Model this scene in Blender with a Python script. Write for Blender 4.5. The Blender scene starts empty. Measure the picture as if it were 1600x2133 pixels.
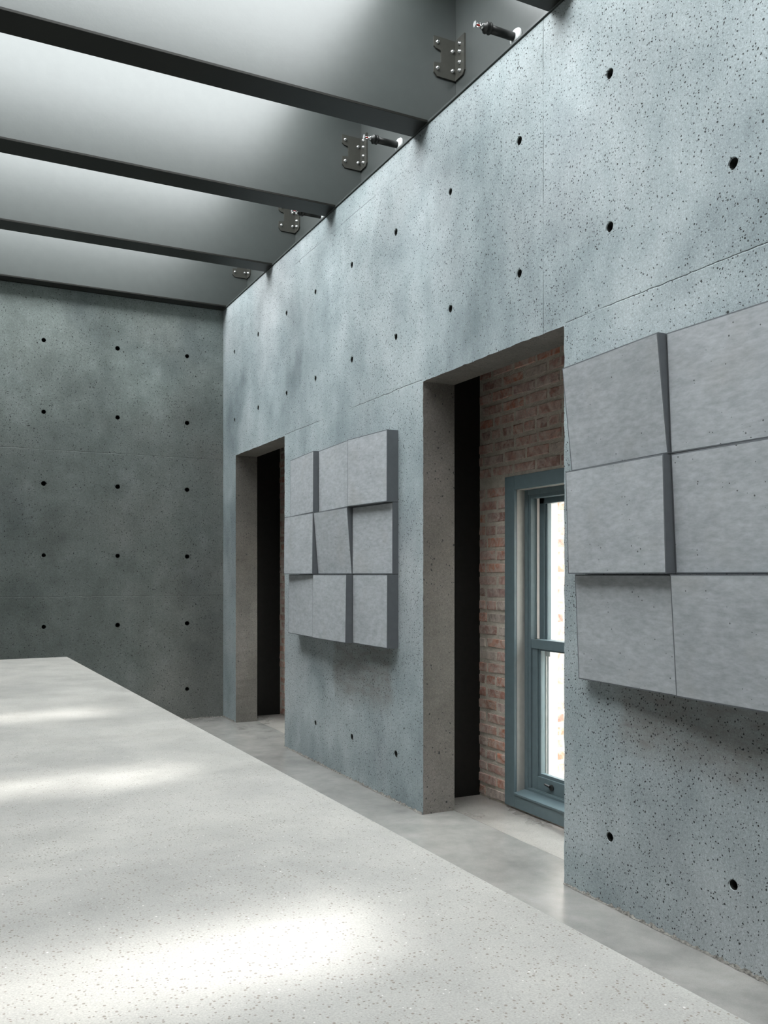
import bpy, bmesh, math, random
from mathutils import Vector, Matrix
random.seed(7)
scene = bpy.context.scene
COL = scene.collection

# ---------------------------------------------------------------- camera
CAM_H = 1.32                                   # eye height above the floor
YAW = math.atan2(0.452, 0.892)
cam_data = bpy.data.cameras.new('camera')
cam_data.sensor_fit = 'VERTICAL'
cam_data.sensor_height = 36.0
cam_data.sensor_width = 27.0
cam_data.lens = 1850.0 / 2133.0 * 36.0
cam_data.shift_y = (1197 - 1066.5) / 2133.0
cam_data.clip_start = 0.02
cam = bpy.data.objects.new('camera', cam_data)
COL.objects.link(cam)
cam.location = (0, 0, CAM_H)
cam.rotation_euler = (math.radians(90), 0, -YAW)
scene.camera = cam

# ---------------------------------------------------------------- world, sun, exposure
world = bpy.data.worlds.new('world')
scene.world = world
world.use_nodes = True
wbg = world.node_tree.nodes['Background']
wbg.inputs['Color'].default_value = (0.95, 0.99, 1.0, 1)
wbg.inputs['Strength'].default_value = 10.5
sun_data = bpy.data.lights.new('sun', 'SUN')
sun_data.energy = 5.0
sun_data.angle = math.radians(2.2)
sun_data.color = (1.0, 0.97, 0.92)
sun = bpy.data.objects.new('sun', sun_data)
COL.objects.link(sun)
sun.rotation_euler = Vector((-0.42, -1.054, -1.0)).to_track_quat('-Z', 'Y').to_euler()
sun.location = (4, 9, 12)
vs = scene.view_settings
vs.view_transform = 'Standard'
vs.look = 'None'
vs.gamma = 1.0
vs.exposure = 0.0
vs.use_curve_mapping = False

# ---------------------------------------------------------------- main dimensions (metres)
WX = 2.40          # face of the right concrete wall
WT = 0.20          # its thickness
BX = 2.92          # inner face of the brick wall
BXO = 3.32         # outer face of the brick wall
YB = 8.045         # face of the back wall
YF = -2.5          # wall behind the viewer
XL = -2.4          # left wall
ZB = CAM_H + 2.455 # underside of the steel
HB = 0.865         # depth of the steel beams
ZT = ZB + HB
SX = 2.30          # right edge of the skylight opening
SL = -0.45         # its left edge
FX = 2.62          # web of the edge channel
OPEN = [(3.036, 4.258), (6.425, 7.66)]   # wall openings along Y
OZ = CAM_H + 1.062                       # head of the openings
BEAMS = [8.01, 6.77, 5.525, 4.283, 3.042, 1.80, 0.56, -0.68, -1.92]

# ---------------------------------------------------------------- helpers
def link(o, parent=None):
    COL.objects.link(o)
    if parent: o.parent = parent
    return o

def tag(o, label=None, cat=None, group=None, kind=None):
    if label: o['label'] = label
    if cat: o['category'] = cat
    if group: o['group'] = group
    if kind: o['kind'] = kind
    return o

def obj(name, bm, mats, parent=None, smooth=False, recalc=True):
    if recalc: bmesh.ops.recalc_face_normals(bm, faces=bm.faces[:])
    me = bpy.data.meshes.new(name)
    if smooth:
        for f in bm.faces: f.smooth = True
    bm.to_mesh(me); bm.free()
    for m in (mats if isinstance(mats, (list, tuple)) else [mats]): me.materials.append(m)
    return link(bpy.data.objects.new(name, me), parent)

def empty(name, loc=(0, 0, 0), parent=None):
    o = bpy.data.objects.new(name, None)
    o.empty_display_size = 0.1
    o.location = loc
    return link(o, parent)

def box(bm, x0, x1, y0, y1, z0, z1, mi=0, bev=0.0):
    vs_ = [bm.verts.new((x, y, z)) for x in (x0, x1) for y in (y0, y1) for z in (z0, z1)]
    fs = []
    for a in ((0,1,3,2), (4,6,7,5), (0,4,5,1), (2,3,7,6), (0,2,6,4), (1,5,7,3)):
        f = bm.faces.new([vs_[i] for i in a]); f.material_index = mi; fs.append(f)
    if bev > 0:
        es = list({e for f in fs for e in f.edges})
        bmesh.ops.bevel(bm, geom=es, offset=bev, segments=1, affect='EDGES', profile=0.5)
    return vs_

def boxes(*args, bev=0.0):
    bm = bmesh.new()
    for a in args:
        b2 = bmesh.new(); box(b2, *a, bev=bev)
        me = bpy.data.meshes.new('t'); b2.to_mesh(me); b2.free(); bm.from_mesh(me); bpy.data.meshes.remove(me)
    return bm

def lathe(bm, prof, origin, axis, seg=20, close=True):
    """prof: (distance along axis, radius)"""
    axis = Vector(axis).normalized(); origin = Vector(origin)
    u = axis.orthogonal().normalized(); v = axis.cross(u)
    rings = []
    for t, r in prof:
        rings.append([bm.verts.new(origin + axis*t + (u*math.cos(2*math.pi*k/seg) + v*math.sin(2*math.pi*k/seg))*r) for k in range(seg)])
    for a, b in zip(rings, rings[1:]):
        for k in range(seg):
            bm.faces.new((a[k], a[(k+1) % seg], b[(k+1) % seg], b[k]))
    if close:
        bm.faces.new(rings[0][::-1]); bm.faces.new(rings[-1])

# ---------------------------------------------------------------- materials
class NT:
    def __init__(s, name):
        s.m = bpy.data.materials.new(name); s.m.use_nodes = True
        s.t = s.m.node_tree; s.n = s.t.nodes; s.l = s.t.links
        s.b = s.n['Principled BSDF']
        s.tc = s.n.new('ShaderNodeTexCoord')
    def co(s, scale=(1, 1, 1), loc=(0, 0, 0), src=None):
        mp = s.n.new('ShaderNodeMapping'); mp.inputs['Scale'].default_value = scale; mp.inputs['Location'].default_value = loc
        s.l.new(src or s.tc.outputs['Object'], mp.inputs['Vector']); return mp.outputs[0]
    def noise(s, scale, detail=4, rough=0.55, vec=None, dist=0.0):
        n = s.n.new('ShaderNodeTexNoise'); n.inputs['Scale'].default_value = scale; n.inputs['Detail'].default_value = detail
        n.inputs['Roughness'].default_value = rough; n.inputs['Distortion'].default_value = dist
        s.l.new(vec or s.tc.outputs['Object'], n.inputs['Vector']); return n.outputs['Fac']
    def vor(s, scale, vec=None, rnd=1.0):
        n = s.n.new('ShaderNodeTexVoronoi'); n.inputs['Scale'].default_value = scale; n.inputs['Randomness'].default_value = rnd
        s.l.new(vec or s.tc.outputs['Object'], n.inputs['Vector']); return n.outputs['Distance'], n.outputs['Color']
    def ramp(s, fac, stops):
        r = s.n.new('ShaderNodeValToRGB'); s.l.new(fac, r.inputs[0])
        els = r.color_ramp.elements
        while len(els) < len(stops): els.new(0.5)
        for e, (p, c) in zip(els, stops):
            e.position = p; e.color = (c, c, c, 1) if isinstance(c, (int, float)) else (*c, 1)
        return r.outputs['Color']
    def math(s, op, a, b=None, c=None, clamp=False):
        n = s.n.new('ShaderNodeMath'); n.operation = op; n.use_clamp = clamp
        for i, v in enumerate((a, b, c)):
            if v is None: continue
            if isinstance(v, (int, float)): n.inputs[i].default_value = v
            else: s.l.new(v, n.inputs[i])
        return n.outputs[0]
    def mix(s, fac, a, b, mode='MIX'):
        n = s.n.new('ShaderNodeMix'); n.data_type = 'RGBA'; n.blend_type = mode
        for sock, v in ((n.inputs[0], fac), (n.inputs[6], a), (n.inputs[7], b)):
            if isinstance(v, (int, float)): sock.default_value = v if sock == n.inputs[0] else (v, v, v, 1)
            elif isinstance(v, (tuple, list)): sock.default_value = (*v, 1)
            else: s.l.new(v, sock)
        return n.outputs[2]
    def sep(s, v=None):
        n = s.n.new('ShaderNodeSeparateXYZ'); s.l.new(v or s.tc.outputs['Object'], n.inputs[0]); return n.outputs
    def bump(s, h, dist, strength=1.0, prev=None):
        n = s.n.new('ShaderNodeBump'); n.inputs['Distance'].default_value = dist; n.inputs['Strength'].default_value = strength
        s.l.new(h, n.inputs['Height'])
        if prev: s.l.new(prev, n.inputs['Normal'])
        return n.outputs[0]
    def out(s, color=None, rough=None, normal=None, metal=None, ior=None, spec=None):
        for k, v in (('Base Color', color), ('Roughness', rough), ('Normal', normal), ('Metallic', metal), ('IOR', ior), ('Specular IOR Level', spec)):
            if v is None: continue
            i = s.b.inputs[k]
            if isinstance(v, (int, float)): i.default_value = v
            elif isinstance(v, (tuple, list)): i.default_value = (*v, 1)
            else: s.l.new(v, i)
        return s.m

def pores(t, scale, r0, r1, keep, vec=None, dens=None):
    """1 inside a pore, 0 outside; radius in cell units, keep = share of cells that hold one"""
    d, c = t.vor(scale, vec)
    cs = t.sep(c)
    r = t.math('MULTIPLY_ADD', t.math('POWER', cs[1], 1.6), r1 - r0, r0)
    k = t.math('GREATER_THAN', cs[0], 1.0 - keep if dens is None else t.math('MULTIPLY_ADD', dens, -keep, 1.0))
    r = t.math('MULTIPLY', r, k)
    x = t.math('SUBTRACT', r, d)
    return t.math('MULTIPLY', x, 1.0 / 0.03, clamp=True)

def concrete(name, c_dark, c_mid, c_light, lines_z=(), lines_v=(), vaxis=1, seed=0.0, pore=1.0, rough=0.62, warm=(0.36, 0.33, 0.31), stain=0.5, upper=None, skip=(), patches=()):
    t = NT(name)
    off = t.co(loc=(seed, seed*1.7, seed*0.6))
    big = t.noise(0.9, 5, 0.5, off, 0.1)
    med = t.noise(5.5, 6, 0.6, off, 0.0)
    fine = t.noise(70, 5, 0.7, off)
    grit = t.noise(260, 3, 0.8, off)
    streak = t.noise(3.0, 4, 0.6, t.co((1.8, 1.8, 0.35), (seed+3, 1, 2)))
    m = t.math('ADD', t.math('MULTIPLY', big, 0.55), t.math('MULTIPLY', med, 0.28))
    m = t.math('ADD', m, t.math('MULTIPLY', streak, 0.17))
    col = t.ramp(m, [(0.34, c_dark), (0.5, c_mid), (0.66, c_light)])
    # brownish and bluish patches of the pour
    col = t.mix(t.ramp(t.noise(0.7, 3, 0.5, t.co(loc=(seed+9, 4, 1))), [(0.48, 0.0), (0.68, 0.45)]), col, warm)
    # darker, damp looking blotches
    st = t.ramp(t.noise(1.5, 4, 0.55, t.co((1, 1, 0.8), (seed+21, 2, 7)), 0.25), [(0.52, 0.0), (0.68, stain)])
    col = t.mix(st, col, t.mix(1.0, col, (0.52, 0.55, 0.57), 'MULTIPLY'))
    col = t.mix(0.55, col, t.mix(1.0, col, t.ramp(fine, [(0.3, 0.72), (0.7, 1.25)]), 'MULTIPLY'))
    col = t.mix(0.7, col, t.mix(1.0, col, t.ramp(grit, [(0.3, 0.6), (0.7, 1.4)]), 'MULTIPLY'))
    mid = t.noise(120, 4, 0.75, off)
    col = t.mix(0.45, col, t.mix(1.0, col, t.ramp(mid, [(0.34, 0.62), (0.66, 1.38)]), 'MULTIPLY'))
    for (pa, pb, pz0, pz1) in patches:      # panels' shadow painted on the wall as brown patches with streaky edges
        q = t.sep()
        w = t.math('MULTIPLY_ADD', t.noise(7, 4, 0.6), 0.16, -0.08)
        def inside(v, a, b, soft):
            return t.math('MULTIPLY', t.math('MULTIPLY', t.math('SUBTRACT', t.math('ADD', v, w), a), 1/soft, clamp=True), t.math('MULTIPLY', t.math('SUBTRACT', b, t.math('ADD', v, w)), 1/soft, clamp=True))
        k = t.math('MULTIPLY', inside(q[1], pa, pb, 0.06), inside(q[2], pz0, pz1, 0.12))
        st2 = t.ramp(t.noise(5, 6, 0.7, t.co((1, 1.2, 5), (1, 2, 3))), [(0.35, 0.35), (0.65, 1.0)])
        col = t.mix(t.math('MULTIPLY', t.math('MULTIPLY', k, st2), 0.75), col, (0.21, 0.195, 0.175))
    if upper:  # skylight's brighter top of the wall painted into the colour, with a mottled edge
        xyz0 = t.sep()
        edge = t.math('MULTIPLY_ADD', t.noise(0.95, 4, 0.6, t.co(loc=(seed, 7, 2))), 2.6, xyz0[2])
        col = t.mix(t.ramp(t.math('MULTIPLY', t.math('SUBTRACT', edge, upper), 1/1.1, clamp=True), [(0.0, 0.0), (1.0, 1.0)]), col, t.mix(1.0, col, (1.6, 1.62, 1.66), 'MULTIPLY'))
    wob = t.noise(60, 2, 0.5, off)
    vec = t.n.new('ShaderNodeVectorMath'); vec.operation = 'ADD'
    w2 = t.n.new('ShaderNodeTexNoise'); w2.inputs['Scale'].default_value = 55; t.l.new(off, w2.inputs['Vector'])
    w3 = t.n.new('ShaderNodeVectorMath'); w3.operation = 'SCALE'; w3.inputs[3].default_value = 0.016; t.l.new(w2.outputs['Color'], w3.inputs[0])
    t.l.new(off, vec.inputs[0]); t.l.new(w3.outputs[0], vec.inputs[1]); pv = vec.outputs[0]
    dens = t.ramp(t.noise(1.3, 2, 0.5, t.co(loc=(seed+5, 8, 3))), [(0.35, 0.35), (0.6, 1.0)])
    p1 = pores(t, 16, 0.03, 0.14, 0.30*pore, t.co((1, 1, 0.8), src=pv), dens)
    p2 = pores(t, 42, 0.05, 0.22, 0.55*pore, t.co((1, 1, 0.8), src=pv), dens)
    p3 = pores(t, 95, 0.12, 0.36, 0.62*pore, pv, dens)
    p = t.math('MAXIMUM', t.math('MAXIMUM', p1, p2), p3)
    xyz = t.sep()
    ln = None
    jit = t.math('MULTIPLY_ADD', t.noise(9, 4, 0.6), 0.02, -0.01)
    pres = t.ramp(t.noise(3.1, 3, 0.6, t.co(loc=(2, seed, 5))), [(0.38, 0.15), (0.52, 1.0)])
    for z in lines_z:
        d = t.math('ABSOLUTE', t.math('SUBTRACT', t.math('ADD', xyz[2], jit), z))
        k = t.math('SUBTRACT', 1.0, t.math('MULTIPLY', d, 1/0.0035), clamp=True)
        for a0, a1 in skip:      # the form joint stops at the openings
            k = t.math('MULTIPLY', k, t.math('GREATER_THAN', t.math('ABSOLUTE', t.math('SUBTRACT', xyz[1], (a0+a1)/2)), (a1-a0)/2 + 0.01))
        if z > 3.4: k = t.math('MULTIPLY', t.math('MULTIPLY', k, 0.7), t.math('GREATER_THAN', xyz[1], 4.0))
        ln = k if ln is None else t.math('MAXIMUM', ln, k)
    for v, z0 in lines_v:
        d = t.math('ABSOLUTE', t.math('SUBTRACT', t.math('MULTIPLY_ADD', jit, 0.5, xyz[vaxis]), v))
        k = t.math('SUBTRACT', 1.0, t.math('MULTIPLY', d, 1/0.003), clamp=True)
        k = t.math('MULTIPLY', k, t.math('GREATER_THAN', xyz[2], z0))
        ln = k if ln is None else t.math('MAXIMUM', ln, k)
    dark = p
    if ln is not None:
        ln = t.math('MULTIPLY', ln, t.math('MULTIPLY', pres, 0.6))
        dark = t.math('MAXIMUM', p, ln)
    col = t.mix(t.math('MULTIPLY', dark, 0.96), col, (0.02, 0.023, 0.023))  # dark joints, and pores with their inner shade painted into the colour
    h = t.math('ADD', t.math('MULTIPLY', fine, 0.14), t.math('MULTIPLY', mid, 0.16))
    h = t.math('SUBTRACT', h, dark)
    nrm = t.bump(h, 0.006, 0.9)
    return t.out(col, rough, nrm)

LZ = [CAM_H + 1.066, CAM_H - 0.19, CAM_H + 2.31]
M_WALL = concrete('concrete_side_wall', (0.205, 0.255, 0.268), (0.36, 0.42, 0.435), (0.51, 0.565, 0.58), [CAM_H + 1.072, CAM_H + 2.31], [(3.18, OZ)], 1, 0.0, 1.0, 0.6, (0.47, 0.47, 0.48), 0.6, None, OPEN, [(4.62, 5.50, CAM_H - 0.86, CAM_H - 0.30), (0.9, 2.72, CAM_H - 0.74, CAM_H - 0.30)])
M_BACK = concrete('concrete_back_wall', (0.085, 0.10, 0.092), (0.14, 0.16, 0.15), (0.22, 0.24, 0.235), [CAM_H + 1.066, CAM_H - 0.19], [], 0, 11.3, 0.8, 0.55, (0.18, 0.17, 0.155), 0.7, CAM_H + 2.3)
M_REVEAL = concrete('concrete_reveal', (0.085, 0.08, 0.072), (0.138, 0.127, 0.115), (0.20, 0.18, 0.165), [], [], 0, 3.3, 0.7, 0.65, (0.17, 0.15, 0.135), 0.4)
M_PLAIN = concrete('concrete_plain', (0.05, 0.055, 0.055), (0.075, 0.08, 0.08), (0.10, 0.105, 0.105), [], [], 0, 5.3, 0.5, 0.6)

def floor_mat(name, c0, c1, c2, rough, seed, agg=0.0):
    t = NT(name)
    off = t.co(loc=(seed, seed, 0.377))
    m = t.math('ADD', t.math('MULTIPLY', t.noise(1.6, 6, 0.6, off, 0.8), 0.65), t.math('MULTIPLY', t.noise(9, 5, 0.6, off), 0.35))
    col = t.ramp(m, [(0.34, c0), (0.5, c1), (0.66, c2)])
    g = t.noise(320, 3, 0.7, off)
    col = t.mix(0.35 + agg*0.5, col, t.mix(1.0, col, t.ramp(g, [(0.3, 0.75), (0.7, 1.2)]), 'MULTIPLY'))
    h = g
    if agg > 0:
        p = t.math('MAXIMUM', pores(t, 170, 0.12, 0.42, 0.5, off), pores(t, 95, 0.06, 0.20, 0.45, off))
        q = pores(t, 120, 0.08, 0.24, 0.14, t.co(loc=(3.3, 7.1, 1.23)))
        col = t.mix(t.math('MULTIPLY', q, 0.5), col, (0.85, 0.83, 0.80))
        col = t.mix(t.math('MULTIPLY', p, 0.8), col, (0.15, 0.125, 0.095))
        h = t.math('SUBTRACT', t.math('MULTIPLY', g, 0.3), p)
    nrm = t.bump(h, 0.0008, 0.35)
    r = t.ramp(t.noise(5, 4, 0.6, off), [(0.3, rough*0.8), (0.7, rough*1.25)])
    return t.out(col, r, nrm)

M_FLOOR = floor_mat('polished_floor', (0.20, 0.197, 0.185), (0.28, 0.272, 0.258), (0.36, 0.345, 0.328), 0.20, 2.0)
M_NICHE = floor_mat('niche_floor', (0.24, 0.222, 0.205), (0.33, 0.308, 0.286), (0.41, 0.385, 0.36), 0.3, 6.0, 0.4)
M_TABLE = floor_mat('table_terrazzo', (0.29, 0.285, 0.268), (0.35, 0.342, 0.32), (0.41, 0.398, 0.37), 0.42, 9.0, 1.0)

def simple(name, col, rough=0.5, metal=0.0, ior=1.5, var=0.0, bump=0.0, scale=30):
    t = NT(name)
    c = col
    if var:
        c = t.mix(1.0, col, t.ramp(t.noise(scale, 4, 0.6), [(0.3, 1-var), (0.7, 1+var)]), 'MULTIPLY')
    nrm = t.bump(t.noise(scale*6, 3, 0.6), bump, 0.5) if bump else None
    return t.out(c, rough, nrm, metal, ior)

M_STEEL = simple('painted_steel', (0.055, 0.063, 0.061), 0.34, 0.0, 1.7, 0.06, 0.0004, 12)
M_FLANGE = simple('dark_flange_steel', (0.012, 0.012, 0.010), 0.45, 0.0, 1.35, 0.08, 0.0004, 12)  # bottom flanges in a much darker tone than the webs
M_BRACKET = simple('bracket_steel', (0.045, 0.045, 0.038), 0.5, 0.0, 1.5, 0.1, 0.0, 30)
M_BOLT = simple('zinc_bolt', (0.75, 0.76, 0.76), 0.28, 1.0)
M_BLACK = simple('black_board', (0.010, 0.010, 0.009), 0.6, 0, 1.4, 0.2)
M_HOLE = simple('tie_hole_shade', (0.035, 0.036, 0.034), 0.8, 0, 1.4, 0.3)  # shade deep inside the tie holes, painted as a dark colour
M_CHROME = simple('chrome', (0.85, 0.85, 0.86), 0.12, 1.0)
M_PIPE = simple('black_pipe', (0.02, 0.021, 0.02), 0.38, 0, 1.5, 0.2)
M_WHITE = simple('white_paint', (0.72, 0.74, 0.74), 0.45, 0, 1.5, 0.04)
M_RED = simple('red_bulb', (0.5, 0.03, 0.02), 0.15)
M_FRAME = simple('blue_grey_window_paint', (0.135, 0.185, 0.205), 0.42, 0, 1.5, 0.06, 0.0003, 25)
M_JAMB = simple('jamb_window_lit', (0.42, 0.41, 0.385), 0.5, 0, 1.5, 0.05)  # beige hue, its paleness mostly window light painted into the colour
M_TRIM = simple('white_outer_trim', (0.78, 0.75, 0.74), 0.5, 0, 1.5, 0.05)
M_GROUT = simple('pale_grout', (0.22, 0.21, 0.19), 0.9, 0, 1.5, 0.7, 0.004, 90)
M_GROUND = simple('outside_paving', (0.42, 0.41, 0.39), 0.9, 0, 1.5, 0.3, 0.0, 3)
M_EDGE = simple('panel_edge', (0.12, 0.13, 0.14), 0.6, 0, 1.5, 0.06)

def panel_mat():
    t = NT('panel_face')
    oi = t.n.new('ShaderNodeObjectInfo')
    sc = t.math('MULTIPLY', oi.outputs['Random'], 40.0)
    cv = t.n.new('ShaderNodeCombineXYZ'); t.l.new(sc, cv.inputs[0]); t.l.new(sc, cv.inputs[1]); t.l.new(sc, cv.inputs[2])
    va = t.n.new('ShaderNodeVectorMath'); va.operation = 'ADD'; t.l.new(t.tc.outputs['Object'], va.inputs[0]); t.l.new(cv.outputs[0], va.inputs[1])
    v = va.outputs[0]
    cloud = t.noise(9, 8, 0.7, t.co((1, 0.6, 1.4), src=v), 0.05)
    fine = t.noise(42, 5, 0.65, t.co((1, 0.5, 1.5), src=v))
    col = t.ramp(cloud, [(0.3, (0.37, 0.395, 0.41)), (0.5, (0.425, 0.45, 0.47)), (0.72, (0.48, 0.505, 0.525))])
    col = t.mix(0.8, col, t.mix(1.0, col, t.ramp(fine, [(0.3, 0.78), (0.7, 1.2)]), 'MULTIPLY'))
    col = t.mix(t.ramp(t.noise(5, 3, 0.5, v), [(0.55, 0.0), (0.75, 0.3)]), col, (0.36, 0.355, 0.335))
    p = t.math('MAXIMUM', pores(t, 60, 0.06, 0.22, 0.16, v), pores(t, 28, 0.04, 0.12, 0.25, v))
    col = t.mix(t.math('MULTIPLY', p, 0.85), col, (0.05, 0.05, 0.05))  # shade inside the panel pores painted into the colour
    nrm = t.bump(t.math('SUBTRACT', t.math('MULTIPLY', fine, 0.2), p), 0.0015, 0.7)
    return t.out(col, 0.6, nrm)
M_PANEL = panel_mat()

def brick_mat():
    t = NT('old_brick')
    oi = t.n.new('ShaderNodeObjectInfo')
    sc = t.math('MULTIPLY', oi.outputs['Random'], 60.0)
    cv = t.n.new('ShaderNodeCombineXYZ')
    for i in range(3): t.l.new(sc, cv.inputs[i])
    va = t.n.new('ShaderNodeVectorMath'); va.operation = 'ADD'; t.l.new(t.tc.outputs['Object'], va.inputs[0]); t.l.new(cv.outputs[0], va.inputs[1])
    v = va.outputs[0]
    base = t.ramp(oi.outputs['Random'], [(0.0, (0.42, 0.17, 0.10)), (0.2, (0.34, 0.18, 0.14)), (0.38, (0.44, 0.27, 0.22)), (0.55, (0.26, 0.14, 0.11)), (0.68, (0.40, 0.29, 0.26)), (0.8, (0.47, 0.20, 0.11)), (0.9, (0.16, 0.12, 0.10)), (1.0, (0.52, 0.44, 0.38))])
    n1 = t.noise(28, 6, 0.65, v, 0.5)
    base = t.mix(1.0, base, t.ramp(n1, [(0.3, 0.65), (0.7, 1.3)]), 'MULTIPLY')
    wm = t.ramp(t.noise(16, 6, 0.7, t.co(loc=(5, 1, 2), src=v), 1.0), [(0.40, 0.05), (0.62, 0.8)])
    base = t.mix(1.0, base, (1.3, 1.25, 1.25), 'MULTIPLY')
    col = t.mix(wm, base, (0.72, 0.62, 0.55))
    nrm = t.bump(t.math('ADD', n1, t.noise(140, 4, 0.7, v)), 0.004, 0.8)
    return t.out(col, 0.85, nrm)
M_BRICK = brick_mat()

def mortar_mat():
    t = NT('mortar')
    n = t.noise(22, 6, 0.7, None, 0.6)
    col = t.ramp(n, [(0.3, (0.54, 0.48, 0.40)), (0.55, (0.68, 0.61, 0.52)), (0.75, (0.80, 0.73, 0.65))])
    nrm = t.bump(t.math('ADD', n, t.noise(120, 4, 0.7)), 0.008, 0.9)
    return t.out(col, 0.92, nrm)
M_MORTAR = mortar_mat()

def glass_mat():
    t = NT('window_glass')
    g = t.n.new('ShaderNodeBsdfGlossy'); g.inputs['Roughness'].default_value = 0.03
    tr = t.n.new('ShaderNodeBsdfTransparent'); tr.inputs['Color'].default_value = (0.93, 0.96, 0.95, 1)
    ge = t.n.new('ShaderNodeNewGeometry')
    dp = t.n.new('ShaderNodeVectorMath'); dp.operation = 'DOT_PRODUCT'
    t.l.new(ge.outputs['Incoming'], dp.inputs[0]); t.l.new(ge.outputs['Normal'], dp.inputs[1])
    f5 = t.math('POWER', t.math('SUBTRACT', 1.0, t.math('ABSOLUTE', dp.outputs['Value'])), 5.0)
    fr = t.math('MULTIPLY_ADD', f5, 0.96, 0.04)
    mx = t.n.new('ShaderNodeMixShader')
    t.l.new(fr, mx.inputs[0]); t.l.new(tr.outputs[0], mx.inputs[1]); t.l.new(g.outputs[0], mx.inputs[2])
    t.l.new(mx.outputs[0], t.n['Material Output'].inputs['Surface'])
    return t.m
M_GLASS = glass_mat()

# ---------------------------------------------------------------- concrete walls with tie holes and openings
def wall_sheet(a0, a1, b0, b1, openings, holes, fmap, thick, step=0.035, jit=0.0035, seed=1):
    """front sheet in (a, b) with cup shaped tie holes, openings with reveals, and a plain back"""
    rnd = random.Random(seed)
    HS = 0.032
    def lines(lo, hi, req, hc):
        L = sorted(set([lo, hi] + req))
        for c in sorted(set(hc)):
            L += [c - HS, c + HS]
        L = sorted(set(round(v, 5) for v in L if lo <= v <= hi))
        out = []
        for p, q in zip(L, L[1:]):
            if any(abs((p + q)/2 - c) < HS*0.9 for c in hc): out.append(p); continue
            n = max(1, int((q - p)/step)); out += [p + (q - p)*k/n for k in range(n)]
        return out + [L[-1]]
    A = lines(a0, a1, [v for o in openings for v in o[:2]], [h[0] for h in holes])
    B = lines(b0, b1, [v for o in openings for v in o[2:] if b0 < v < b1], [h[1] for h in holes])
    bm = bmesh.new()
    grid = {}
    def inside(a, b): return any(o[0]-1e-4 < a < o[1]+1e-4 and o[2]-1e-4 < b < o[3]+1e-4 for o in openings)
    def onedge(a, b):
        for o in openings:
            da = min(abs(a - o[0]), abs(a - o[1])); 
            if o[2]-1e-4 <= b <= o[3]+1e-4 and da < 1e-4: return (1 if abs(a - o[1]) < 1e-4 else -1, 0)
            if o[0]-1e-4 <= a <= o[1]+1e-4 and abs(b - o[3]) < 1e-4: return (0, 1)
        return None
    def V(i, j):
        if (i, j) not in grid:
            a, b = A[i], B[j]; e = onedge(a, b)
            if e:
                k = jit*(rnd.random()**2)*1.4
                a += e[0]*k; b += e[1]*k
            grid[(i, j)] = bm.verts.new(fmap(a, b, 0.0))
        return grid[(i, j)]
    for i in range(len(A)-1):
        for j in range(len(B)-1):
            ca, cb = (A[i]+A[i+1])/2, (B[j]+B[j+1])/2
            if inside(ca, cb): continue
            sq = [V(i, j), V(i+1, j), V(i+1, j+1), V(i, j+1)]
            hole = next((h for h in holes if abs(h[0]-ca) < 0.01 and abs(h[1]-cb) < 0.01), None)
            if not hole:
                bm.faces.new(sq); continue
            r = 0.0180 + rnd.uniform(-0.001, 0.002); N = 16
            def ring(rr, d): return [bm.verts.new(fmap(ca + rr*math.cos(2*math.pi*(k+0.5)/N + math.pi*1.25 - math.pi/N), cb + rr*math.sin(2*math.pi*(k+0.5)/N + math.pi*1.25 - math.pi/N), d)) for k in range(N)]
            r0 = ring(r*1.12, 0.0); r1 = ring(r, 0.004); r2 = ring(r*0.96, 0.13)
            q = N//4
            for s in range(4):
                c, cn = sq[s], sq[(s+1) % 4]
                for k in range(q):
                    bm.faces.new((c, r0[(s*q+k+1) % N], r0[s*q+k]) if True else ())
                bm.faces.new((c, cn, r0[((s+1)*q) % N]))
            for ra, rb in ((r0, r1), (r1, r2)):
                for k in range(N): bm.faces.new((ra[k], ra[(k+1) % N], rb[(k+1) % N], rb[k])).material_index = 2 if rb is r2 else 0
            bm.faces.new(r2).material_index = 2
    # reveals
    for o in openings:
        for side in (0, 1):
            ia = min(range(len(A)), key=lambda i: abs(A[i]-o[side]))
            prev = None
            for j, b in enumerate(B):
                if o[2]-1e-4 <= b <= o[3]+1e-4:
                    back = bm.verts.new(fmap(o[side], b, thick))
                    if prev: bm.faces.new((prev[0], V(ia, j), back, prev[1])).material_index = 1
                    prev = (V(ia, j), back)
        jb = min(range(len(B)), key=lambda j: abs(B[j]-o[3])); prev = None
        for i, a in enumerate(A):
            if o[0]-1e-4 <= a <= o[1]+1e-4:
                back = bm.verts.new(fmap(a, o[3], thick))
                if prev: bm.faces.new((prev[0], V(i, jb), back, prev[1])).material_index = 1
                prev = (V(i, jb), back)
    # back sheet
    cuts = sorted(set([a0, a1] + [v for o in openings for v in o[:2]]))
    for p, q in zip(cuts, cuts[1:]):
        o = next((o for o in openings if abs(o[0]-p) < 1e-4), None)
        lo = o[3] if o else b0
        bm.faces.new([bm.verts.new(fmap(a, b, thick)) for a, b in ((p, lo), (q, lo), (q, b1), (p, b1))])
    # top and ends
    for (pa, pb) in (((a0, b1), (a1, b1)), ((a0, b0), (a0, b1)), ((a1, b0), (a1, b1))):
        bm.faces.new([bm.verts.new(fmap(*pa, 0)), bm.verts.new(fmap(*pb, 0)), bm.verts.new(fmap(*pb, thick)), bm.verts.new(fmap(*pa, thick))])
    return bm

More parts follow.
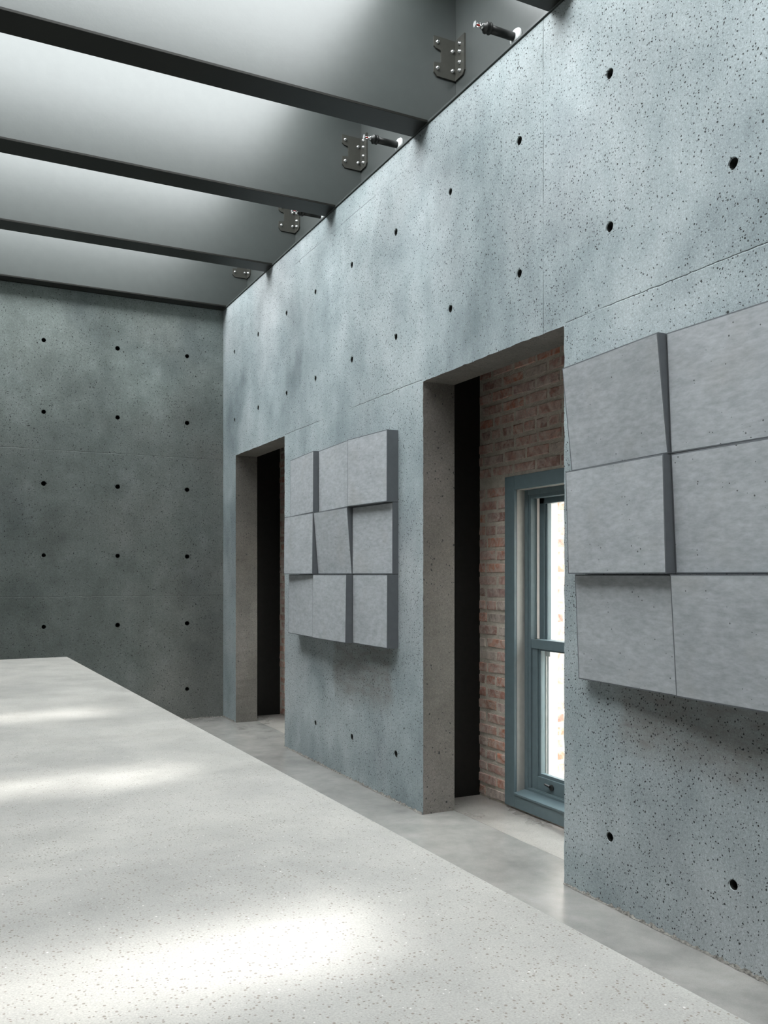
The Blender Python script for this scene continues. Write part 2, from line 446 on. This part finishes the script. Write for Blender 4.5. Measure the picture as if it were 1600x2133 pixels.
rows = [CAM_H + v for v in (-1.045, -0.445, 0.165, 0.775, 1.385, 1.995)]
hy = [-0.925, -0.313, 0.30, 0.912, 1.524, 2.136, 2.749, 3.361, 3.973, 4.585, 5.197, 5.809, 6.385, 7.05, 7.70]
rw = [(y, z) for y in hy for z in rows if not any(o0-0.04 < y < o1+0.04 and z < OZ+0.04 for o0, o1 in OPEN)]
rw = [(y, z) for (y, z) in rw if not (y > 6 and z < OZ) and not (CAM_H - 0.6 < z < CAM_H + 0.9 and (4.5 < y < 6.2 or y < 2.9))]
ops = [(o0, o1, 0.0, OZ) for o0, o1 in OPEN]
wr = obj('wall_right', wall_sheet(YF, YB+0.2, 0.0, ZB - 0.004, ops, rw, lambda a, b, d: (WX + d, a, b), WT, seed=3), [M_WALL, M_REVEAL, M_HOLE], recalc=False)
tag(wr, kind='structure')
bh = [(x, z) for x in (0.832, 1.444, 2.062, 0.22, -0.392, -1.004, -1.616) for z in rows]
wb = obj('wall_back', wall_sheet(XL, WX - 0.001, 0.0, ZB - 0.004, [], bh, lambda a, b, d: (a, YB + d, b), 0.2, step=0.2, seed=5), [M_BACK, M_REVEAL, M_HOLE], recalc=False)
tag(wb, kind='structure')
tag(obj('wall_left', boxes((XL-0.2, XL, YF-0.2, YB+0.2, 0, ZB-0.004)), M_PLAIN), kind='structure')
tag(obj('wall_front', boxes((XL, FX, YF-0.2, YF, 0, ZT)), M_PLAIN), kind='structure')

# crumbling grout along the foot of the walls
def grout(y0, y1, x, name='grout_line', parent=None, axis='y', seed=1):
    rnd = random.Random(seed); bm = bmesh.new(); prev = None
    n = int((y1-y0)/0.012)
    for k in range(n+1):
        a = y0 + (y1-y0)*k/n
        h = 0.004 + 0.014*rnd.random()**2.2; p = 0.002 + 0.007*rnd.random()**1.5
        pts = [(0.0, h), (-p*0.5, h*0.7), (-p - 0.003, 0.0012)]
        row = [bm.verts.new((x + u, a, w) if axis == 'y' else (a, x + u, w)) for u, w in pts]
        if prev:
            for i in range(2): bm.faces.new((prev[i], prev[i+1], row[i+1], row[i]))
        prev = row
    o = obj(name, bm, M_GROUT, parent); o['kind'] = 'stuff'; return o
grout(0.0, OPEN[0][0], WX, parent=wr, seed=1)
grout(OPEN[0][1], OPEN[1][0], WX, parent=wr, seed=2)
grout(OPEN[1][1], YB, WX, parent=wr, seed=3)
grout(0.0, WX, YB, parent=wb, axis='x', seed=4)

# ---------------------------------------------------------------- floor
fl = obj('floor', boxes((XL-0.2, WX+WT-0.002, YF-0.2, YB+0.2, -0.12, 0.0)), M_FLOOR)
tag(fl, kind='structure')
for (o0, o1) in OPEN:
    tag(obj('floor_slab', boxes((WX+WT+0.002, BX+0.02, o0-0.24, o1+0.36, -0.12, -0.001), bev=0.0015), M_NICHE, fl), label='coarser grey slab behind the floor joint')
tag(obj('floor_outside', boxes((BX+0.03, 16, -14, 24, -0.32, -0.2), (-16, XL-0.2, -14, 24, -0.32, -0.2)), M_GROUND), kind='structure')

tag(obj('wall_light_blocker', boxes((7.6, 7.8, -14, 24, -0.32, 4.0)), simple('light_blocker_tone', (0.62, 0.54, 0.51), 0.9, 0, 1.5, 0.1)), kind='structure')  # unseen wall added outside to cut sky light and warm the bounce
# ---------------------------------------------------------------- brick wall outside the concrete one
WZ0, WZ1 = 0.012, CAM_H + 0.555           # window casing bottom and top
WY = [(3.105, 4.214), (6.495, 7.604)]     # window casings along Y
HY = [(a+0.03, b-0.03) for a, b in WY]    # masonry openings
def masonry():
    parts = []
    ys = [YF-0.2, HY[0][0], HY[0][1], HY[1][0], HY[1][1], YB+0.3]
    for k in range(5):
        if k in (1, 3): parts.append((BX+0.006, BXO, ys[k], ys[k+1], WZ1-0.03, ZT)); parts.append((BX+0.006, BXO, ys[k], ys[k+1], -0.3, 0.0))
        else: parts.append((BX+0.006, BXO, ys[k], ys[k+1], -0.3, ZT))
    return boxes(*parts)
wo = obj('wall_outer', masonry(), M_MORTAR); tag(wo, kind='structure')

def brick_mesh(L, H, D, k):
    rnd = random.Random(100+k); bm = bmesh.new()
    j = lambda s=0.0035: rnd.uniform(-s, s)
    # local: front at x=0 facing -x, y length, z height
    outer = [bm.verts.new((0.007, y + j(0.001), z + j(0.001))) for y, z in ((-L/2, -H/2), (0, -H/2), (L/2, -H/2), (L/2, H/2), (0, H/2), (-L/2, H/2))]
    inner = [bm.verts.new((j(0.0012), y + j(), z + j())) for y, z in ((-L/2+.005, -H/2+.005), (0, -H/2+.004), (L/2-.005, -H/2+.005), (L/2-.005, H/2-.005), (0, H/2-.004), (-L/2+.005, H/2-.005))]
    back = [bm.verts.new((D, v.co.y, v.co.z)) for v in outer]
    for k2 in range(6):
        n = (k2+1) % 6
        bm.faces.new((outer[k2], outer[n], inner[n], inner[k2])); bm.faces.new((back[k2], back[n], outer[n], outer[k2]))
    bm.faces.new((inner[0], inner[1], inner[4], inner[5])); bm.faces.new((inner[1], inner[2], inner[3], inner[4]))
    bm.faces.new(back)
    bmesh.ops.recalc_face_normals(bm, faces=bm.faces[:])
    me = bpy.data.meshes.new('brick'); bm.to_mesh(me); bm.free(); me.materials.append(M_BRICK); return me
BR = {}
def brick_data(L, k):
    key = (round(L, 2), k)
    if key not in BR: BR[key] = brick_mesh(L, 0.053, 0.05, k + int(L*1000))
    return BR[key]
PITCH, BL, JT = 0.0735, 0.195, 0.018
rb = random.Random(42)
def lay(y0, y1, z0, z1, x=BX+0.001, rot=0.0, at=None):
    """courses between y0 and y1 clipped to the range; at() maps (run, z) to a location"""
    z = z0; c = 0
    while z + PITCH <= z1 + 0.02:
        y = y0 - (0.5*(BL+JT) if c % 2 else 0.0) + rb.uniform(-0.012, 0.012); header = (c % 6 == 3)
        while y < y1 - 0.03:
            L = (BL-0.013)/2 if header else BL
            a, b = max(y, y0), min(y + L, y1)
            if b - a > 0.03:
                o = bpy.data.objects.new('brick', brick_data(round((b-a)/0.02)*0.02 if (b-a) < L-0.01 else L, rb.randrange(4)))
                COL.objects.link(o); o.parent = wo
                zz = z + PITCH/2 + rb.uniform(-0.0015, 0.0015)
                if at: o.location, o.rotation_euler = at((a+b)/2, zz)
                else:
                    o.location = (x + rb.uniform(-0.003, 0.003), (a+b)/2, zz); o.rotation_euler = (rb.uniform(-0.008, 0.008), 0, rb.uniform(-0.01, 0.01))
            y += L + JT
        z += PITCH; c += 1
ztop = PITCH*35
for (w0, w1), hi in zip(WY, (4.50, 7.95)):
    lay(w1+0.004, hi, 0.0, math.floor(WZ1/PITCH)*PITCH, at=None)
    zc = math.floor(WZ1/PITCH)*PITCH + PITCH*1.0
    lay((3.30 if hi < 5 else 7.2), hi, WZ1+0.008, ztop)
# outer brick reveal beyond the window, seen through the glass
lay(0.19, 0.40, 0.0, WZ1-0.06, at=lambda u, z: (Vector((BX+u, HY[0][1]-0.001, z)), (0, 0, math.radians(-90) + math.pi)))

# black boards closing the cavity, cavity lid
k = 1
for (o0, o1), far in zip(OPEN, (4.50, 7.955)):
    for y0, y1 in ((far, far+0.02), (o0-0.235, o0-0.215)):
        tag(obj('trim_%d' % k, boxes((WX+WT+0.001, BX+0.012, y0, y1, -0.01, 3.0)), M_BLACK), kind='structure'); k += 1
tag(obj('trim_%d' % k, boxes((WX+WT, BX+0.05, YF, YB+0.2, 3.0, 3.05)), M_BLACK), kind='structure')
tag(obj('ceiling', boxes((SX, BXO+0.1, YF-0.2, YB+0.4, ZT+0.012, ZT+0.12), (XL-0.3, SL, YF-0.2, YB+0.4, ZT+0.012, ZT+0.12), (XL-0.3, BXO+0.1, YB+0.02, YB+0.5, ZB, ZT+0.12), (XL-0.3, BXO+0.1, YF-0.4, YF-0.02, ZT, ZT+0.12)), M_PLAIN), kind='structure')

# ---------------------------------------------------------------- windows (double hung, blue grey)
def window(n, dy):
    w = empty('window_%d' % n, (0, dy, 0)); tag(w, kind='structure')
    y0, y1 = WY[0]; z0, z1 = WZ0, WZ1
    cx0, cx1 = BX-0.012, BX+0.006
    cw = 0.094
    # casing: flat boards around the frame
    obj('casing', boxes((cx0, cx1, y1-cw, y1, z0, z1), (cx0, cx1, y0, y0+cw, z0, z1), (cx0, cx1, y0+cw, y1-cw, z1-0.078, z1), (cx0, cx1, y0+cw, y1-cw, z0, z0+0.085), bev=0.002), M_FRAME, w)
    iy0, iy1, iz0, iz1 = y0+cw, y1-cw, z0+0.085, z1-0.078
    X1 = BX+0.058        # face of the stops
    # jamb lining (reveal boards)
    obj('jamb', boxes((cx1+0.0005, BX+0.19, iy1-0.001, iy1+0.03, iz0-0.012, iz1+0.03), (cx1+0.0005, BX+0.19, iy0-0.03, iy0+0.001, iz0-0.012, iz1+0.03), (cx1+0.0005, BX+0.19, iy0+0.001, iy1-0.001, iz1-0.001, iz1+0.03)), M_JAMB, w)
    # stops with a groove
    def ring(x0, x1, t, zt, ya=iy0, yb=iy1, za=iz0, zb=iz1, zbot=None):
        zbot = t if zbot is None else zbot
        return [(x0, x1, yb-t, yb, za, zb), (x0, x1, ya, ya+t, za, zb), (x0, x1, ya+t, yb-t, zb-zt, zb), (x0, x1, ya+t, yb-t, za, za+zbot)]
    obj('window_stop', boxes(*ring(X1, X1+0.02, 0.030, 0.03, zbot=0.025), *ring(X1+0.006, X1+0.05, 0.052, 0.05, zbot=0.03), bev=0.002), M_FRAME, w)
    ay0, ay1 = iy0+0.056, iy1-0.056
    # sill with sloping top
    bm = bmesh.new()
    pr = [(cx0-0.006, iz0-0.012), (cx0-0.006, iz0-0.002), (X1+0.004, iz0+0.012), (BX+0.19, iz0+0.020), (BX+0.19, iz0-0.012)]
    A = [bm.verts.new((x, iy0, z)) for x, z in pr]; B = [bm.verts.new((x, iy1, z)) for x, z in pr]
    for i in range(5): bm.faces.new((A[i], A[(i+1) % 5], B[(i+1) % 5], B[i]))
    bm.faces.new(A); bm.faces.new(B[::-1]); obj('window_sill', bm, M_FRAME, w)
    # lower sash (inner plane)
    zm = CAM_H - 0.36
    lx0, lx1 = X1+0.012, X1+0.050
    lo = obj('lower_sash', boxes((lx0, lx1, ay1-0.048, ay1, iz0+0.03, zm), (lx0, lx1, ay0, ay0+0.048, iz0+0.03, zm), (lx0-0.006, lx1, ay0, ay1, zm-0.052, zm),
             (lx0, lx1, ay0+0.048, ay1-0.048, iz0+0.03, iz0+0.105),
             (lx0+0.010, lx1, ay1-0.066, ay1-0.046, iz0+0.09, zm-0.05), (lx0+0.010, lx1, ay0+0.046, ay0+0.066, iz0+0.09, zm-0.05),
             (lx0+0.010, lx1, ay0+0.066, ay1-0.066, iz0+0.10, iz0+0.122), (lx0+0.010, lx1, ay0+0.066, ay1-0.066, zm-0.062, zm-0.05), bev=0.0015), M_FRAME, w)
    obj('glass', boxes((lx0+0.022, lx0+0.026, ay0+0.06, ay1-0.06, iz0+0.118, zm-0.058)), M_GLASS, lo)
    # upper sash (outer plane)
    ux0, ux1 = X1+0.062, X1+0.10
    up = obj('upper_sash', boxes((ux0, ux1, ay1-0.045, ay1, zm-0.05, iz1-0.02), (ux0, ux1, ay0, ay0+0.045, zm-0.05, iz1-0.02), (ux0, ux1, ay0, ay1, iz1-0.08, iz1-0.02), (ux0, ux1, ay0, ay1, zm-0.05, zm-0.002),
             (ux0+0.010, ux1, ay1-0.060, ay1-0.043, zm-0.01, iz1-0.07), (ux0+0.010, ux1, ay0+0.043, ay0+0.060, zm-0.01, iz1-0.07), bev=0.0015), M_FRAME, w)
    obj('glass', boxes((ux0+0.022, ux0+0.026, ay0+0.055, ay1-0.055, zm-0.01, iz1-0.078)), M_GLASS, up)
    # sash lift / latch on the bottom rail
    bm = bmesh.new()
    ly, lz = 3.885, iz0+0.066
    lathe(bm, [(0, 0.017), (0.008, 0.017), (0.011, 0.012), (0.011, 0.001)], (lx0+0.001, ly, lz), (-1, 0, 0), 16)
    lathe(bm, [(0, 0.007), (0.006, 0.007), (0.03, 0.006), (0.036, 0.002)], (lx0-0.012, ly+0.006, lz+0.006), (-0.35, 0.9, 0.30), 10)
    obj('latch', bm, M_PIPE, w, smooth=False)
    # white outer frame and storm track
    ox = BX+0.19
    obj('outer_frame', boxes((ox, ox+0.05, iy1-0.062, iy1+0.05, -0.02, z1-0.05), (ox, ox+0.05, iy0-0.05, iy0+0.062, -0.02, z1-0.05), (ox, ox+0.05, iy0, iy1, z1-0.13, z1-0.03), (ox-0.02, ox+0.12, iy0-0.05, iy1+0.05, -0.05, 0.05),
             (ox+0.05, ox+0.085, iy1-0.02, iy1+0.05, 0.03, z1-0.05)), M_TRIM, w)
    obj('storm_track', boxes((ox-0.030, ox-0.018, iy1-0.088, iy1-0.075, 0.10, zm-0.10), (ox-0.030, ox-0.018, iy1-0.066, iy1-0.052, 0.10, zm-0.10), (ox-0.030, ox, iy1-0.10, iy1-0.05, zm-0.10, zm-0.03)), M_TRIM, w)
    return w
window(1, 0.0)
window(2, WY[1][0]-WY[0][0])

# ---------------------------------------------------------------- steel beams
G_BEAM = 'steel ceiling beams'
beam_labels = [
    'dark grey steel beam lying against the top of the back wall',
    'dark grey steel ceiling beam, first one out from the back wall',
    'dark grey steel ceiling beam, second one out from the back wall',
    'dark grey steel ceiling beam crossing the top left, third out from the back wall',
    'dark grey steel beam end showing only at the top edge above the concrete wall']
def bracket(parent, y):
    """L shaped angle: a notched plate on the beam web, a plain plate on the channel web"""
    z0 = ZB + 0.315; H = 0.222; t = 0.010
    yw = y - 0.006
    bm = bmesh.new()
    x1 = FX; L = 0.146
    out = [(x1, z0), (x1-L+0.02, z0), (x1-L, z0+0.022), (x1-L, z0+0.075), (x1-L+0.042, z0+0.079), (x1-L+0.046, z0+0.083), (x1-L+0.046, z0+0.142), (x1-L+0.040, z0+0.150), (x1-L+0.012, z0+0.155), (x1-L, z0+0.166), (x1-L, z0+H), (x1, z0+H)]
    A = [bm.verts.new((x, yw, z)) for x, z in out]; B = [bm.verts.new((x, yw-t, z)) for x, z in out]
    n = len(out)
    for i in range(n): bm.faces.new((A[i], A[(i+1) % n], B[(i+1) % n], B[i]))
    bm.faces.new(A); bm.faces.new(B[::-1])
    o2 = [(yw-t, z0), (yw-0.088, z0), (yw-0.105, z0+0.02), (yw-0.105, z0+H), (yw-t, z0+H)]
    A = [bm.verts.new((x1, yy, z)) for yy, z in o2]; B = [bm.verts.new((x1-t, yy, z)) for yy, z in o2]
    n = len(o2)
    for i in range(n): bm.faces.new((A[i], A[(i+1) % n], B[(i+1) % n], B[i]))
    bm.faces.new(A); bm.faces.new(B[::-1])
    b = obj('angle_bracket', bm, M_BRACKET, parent)
    for (bx, bz) in ((x1-L+0.022, 0.045), (x1-L+0.022, 0.19), (x1-0.028, 0.05), (x1-0.028, 0.16)):
        bb = bmesh.new(); lathe(bb, [(0, 0.011), (0.003, 0.011), (0.004, 0.0095), (0.011, 0.0085), (0.014, 0.005)], (bx, yw-t, z0+bz), (0, -1, 0), 10)
        obj('bolt', bb, M_BOLT, b, smooth=True)
    for bz in (0.035, 0.08, 0.14, 0.185):
        bb = bmesh.new(); lathe(bb, [(0, 0.011), (0.003, 0.011), (0.004, 0.0095), (0.011, 0.0085), (0.014, 0.005)], (x1-t, yw-0.062, z0+bz), (-1, 0, 0), 10)
        obj('bolt', bb, M_BOLT, b, smooth=True)
for i, y in enumerate(BEAMS):
    b = empty('steel_beam', ((XL+FX)/2, y, ZB))
    lab = beam_labels[i] if i < 5 else 'dark grey steel ceiling beam overhead behind the viewpoint, out of the picture'
    tag(b, lab, 'beam', G_BEAM)
    inv = Matrix.Translation(-Vector(b.location))
    def P(name, bm, m):
        bm.transform(inv); return obj(name, bm, m, b)
    yb = min(y+0.09, YB+0.015)
    P('web', boxes((XL-0.02, FX-0.001, y-0.006, y+0.006, ZB+0.014, ZT-0.014)), M_STEEL)
    P('bottom_flange', boxes((XL+0.002, WX-0.009, y-0.09, y+0.09 if i else YB-0.002, ZB, ZB+0.014), bev=0.0015), M_FLANGE)
    P('top_flange', boxes((XL-0.02, FX-0.001, y-0.09, yb, ZT-0.014, ZT)), M_STEEL)
    if i < 5:
        br_parent = b
        before = set(bpy.data.objects)
        bracket(b, y)
        for o in set(bpy.data.objects) - before:
            if o.type == 'MESH': o.data.transform(inv)

def channel(x, s, label):
    c = empty('edge_channel', (x, 2.8, ZB)); tag(c, label, 'steel channel')
    inv = Matrix.Translation(-Vector(c.location))
    x0, x1 = sorted((x, x + s*0.014))
    f0, f1 = sorted((x, x - s*0.228))
    for name, a in (('web', (x0, x1, YF, YB+0.02, ZB, ZT)), ('bottom_flange', (f0, f1, YF, YB-0.001, ZB, ZB+0.012)), ('top_flange', sorted((x, x - s*0.0)) and (x0, x1 + 0.001, YF, YB+0.02, ZT, ZT+0.01))):
        bm = boxes(a, bev=0.001); bm.transform(inv); obj(name, bm, M_STEEL, c)
channel(FX, 1, 'dark grey steel channel running along the top of the right concrete wall')
channel(XL-0.02, -1, 'dark grey steel channel along the top of the unseen left wall')

# ---------------------------------------------------------------- sprinklers
slabels = ['chrome sprinkler head on a black pipe, nearest, beside the topmost bolted bracket',
           'chrome sprinkler head on a black pipe, middle one of three',
           'chrome sprinkler head on a black pipe, farthest, half hidden by a beam']
def sprinkler(y, label):
    z = CAM_H + 2.705
    s = empty('sprinkler', (FX, y, z)); tag(s, label, 'sprinkler', 'sprinklers between the beams')
    bm = bmesh.new(); lathe(bm, [(0, 0.046), (0.004, 0.046), (0.014, 0.040), (0.022, 0.026)], (0, 0, 0), (-1, 0, 0), 28); obj('escutcheon', bm, M_WHITE, s, smooth=True)
    bm = bmesh.new(); lathe(bm, [(0.004, 0.0205), (0.175, 0.0205)], (0, 0, 0), (-1, 0, 0), 20); obj('pipe', bm, M_PIPE, s, smooth=True)
    bm = bmesh.new(); lathe(bm, [(0.158, 0.0205), (0.160, 0.028), (0.166, 0.029), (0.168, 0.026), (0.182, 0.026), (0.184, 0.029), (0.190, 0.028), (0.196, 0.018), (0.204, 0.016)], (0, 0, 0), (-1, 0, 0), 20)
    obj('coupling', bm, M_PIPE, s, smooth=True)
    bm = bmesh.new()
    lathe(bm, [(0.200, 0.014), (0.212, 0.014), (0.214, 0.010), (0.220, 0.008)], (0, 0, 0), (-1, 0, 0), 6)
    for sg in (-1, 1):                                  # yoke arms
        for (p, q) in (((-0.214, sg*0.011, 0), (-0.230, sg*0.015, 0)), ((-0.230, sg*0.015, 0), (-0.246, sg*0.004, 0))):
            d = Vector(q)-Vector(p); lathe(bm, [(0, 0.0028), (d.length, 0.0028)], p, d, 8)
    lathe(bm, [(0.242, 0.005), (0.250, 0.005)], (0, 0, 0), (-1, 0, 0), 10)
    h = obj('sprinkler_head', bm, M_CHROME, s, smooth=True)
    # toothed deflector disc
    bm = bmesh.new(); N = 24; ra = [0.018 if k % 2 else 0.011 for k in range(N)]
    A = [bm.verts.new((-0.250, r*math.cos(2*math.pi*k/N), r*math.sin(2*math.pi*k/N))) for k, r in enumerate(ra)]
    B = [bm.verts.new((-0.2515, r*math.cos(2*math.pi*k/N), r*math.sin(2*math.pi*k/N))) for k, r in enumerate(ra)]
    for k in range(N): bm.faces.new((A[k], A[(k+1) % N], B[(k+1) % N], B[k]))
    bm.faces.new(A); bm.faces.new(B[::-1]); obj('deflector', bm, M_CHROME, h)
    bm = bmesh.new(); lathe(bm, [(0.219, 0.003), (0.224, 0.0035), (0.240, 0.0035), (0.243, 0.002)], (0, 0, 0), (-1, 0, 0), 10); obj('bulb', bm, M_RED, h, smooth=True)
for y, l in zip((3.69, 4.95, 6.19), slabels): sprinkler(y, l)

# ---------------------------------------------------------------- concrete panel reliefs on the wall
def sx_for(px, y):
    """protrusion that puts a panel corner standing at y on the wall at the wanted bearing"""
    r = (px - 800)/1850.0
    n = y*(0.452 + 0.892*r)/(0.892 - 0.452*r)
    return max(0.012, WX - n)
def relief(label, cols, zrows, tiles):
    cy = (cols[0] + cols[-1])/2
    root = empty('wall_relief', (WX, cy, CAM_H + zrows[-1])); tag(root, label, 'wall art')
    inv = -Vector(root.location)
    for (r, c), px in tiles.items():
        # px: bearings of far-top, near-top, near-bottom, far-bottom front corners
        g = 0.0012
        yn, yf = cols[c] + g, cols[c+1] - g
        zt, zb = CAM_H + zrows[r] - g, CAM_H + zrows[r+1] + g
        corners = [(yf, zt), (yn, zt), (yn, zb), (yf, zb)]
        bm = bmesh.new()
        fr = [Vector((WX - sx_for(p, y), y, z)) for p, (y, z) in zip(px, corners)]
        # keep the face flat
        a = ((fr[0].x + fr[2].x) - (fr[1].x + fr[3].x))/4
        fr[0].x -= a; fr[2].x -= a; fr[1].x += a; fr[3].x += a
        bk = [Vector((WX - 0.0005, y, z)) for (y, z) in corners]
        ctr = sum(fr, Vector())/4
        ins = [v + Vector((-0.0006, (0.005 if ctr.y > v.y else -0.005), (0.005 if ctr.z > v.z else -0.005))) for v in fr]
        F = [bm.verts.new(v + inv) for v in fr]; K = [bm.verts.new(v + inv) for v in bk]; I = [bm.verts.new(v + inv) for v in ins]
        for i in range(4):
            n = (i+1) % 4
            f = bm.faces.new((F[i], F[n], K[n], K[i])); f.material_index = 1
            f = bm.faces.new((F[i], F[n], I[n], I[i])); f.material_index = 1
        bm.faces.new(I); f = bm.faces.new(K); f.material_index = 1
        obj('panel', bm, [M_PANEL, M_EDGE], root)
ZR = [0.838, 0.420, 0.002, -0.428]
relief('relief of nine square grey concrete panels between the two wall openings', [4.551, 5.022, 5.570, 6.120], ZR, {
    (0, 2): (605, 652.8, 652.8, 604), (0, 1): (664, 725.5, 725.5, 664), (0, 0): (724.1, 806.6, 806.2, 724.1),
    (1, 2): (592.4, 652.2, 650.5, 591.5), (1, 1): (653.3, 723.2, 733.2, 663), (1, 0): (734.7, 818.1, 818.1, 734.1),
    (2, 2): (601.9, 655.5, 654, 600.4), (2, 1): (652.2, 721.2, 720.3, 649.9), (2, 0): (735.3, 807.2, 806.6, 734.7)})
relief('large relief of square grey concrete panels at the right edge of the picture', [1.74, 2.305, 2.889], ZR, {
    (0, 1): (1172, 1369.5, 1393, 1190), (0, 0): (1388, 1690, 1700, 1398),
    (1, 1): (1179, 1381.3, 1389, 1183), (1, 0): (1398, 1690, 1702, 1408),
    (2, 1): (1197.7, 1404, 1412, 1205.7), (2, 0): (1396, 1680, 1695, 1408.3)})

# ---------------------------------------------------------------- long pale table
TZ = 0.76
tb = empty('long_table', (0, 3.4, 0)); tag(tb, 'long pale speckled concrete table filling the lower left foreground', 'table')
bm = bmesh.new()
c = [(0.916, 0.52), (0.811, 6.383), (-0.92, 6.30), (-0.86, 0.52)]
A = [bm.verts.new((x, y-3.4, TZ)) for x, y in c]; B = [bm.verts.new((x, y-3.4, TZ-0.09)) for x, y in c]
for i in range(4): bm.faces.new((A[i], A[(i+1) % 4], B[(i+1) % 4], B[i]))
bm.faces.new(A); bm.faces.new(B[::-1])
bmesh.ops.bevel(bm, geom=bm.edges[:], offset=0.003, segments=2, affect='EDGES')
obj('tabletop', bm, M_TABLE, tb)
for y0 in (1.0, 5.2):
    obj('leg', boxes((-0.62, 0.60, y0-3.4, y0+0.5-3.4, 0.0, TZ-0.09), bev=0.004), M_TABLE, tb)
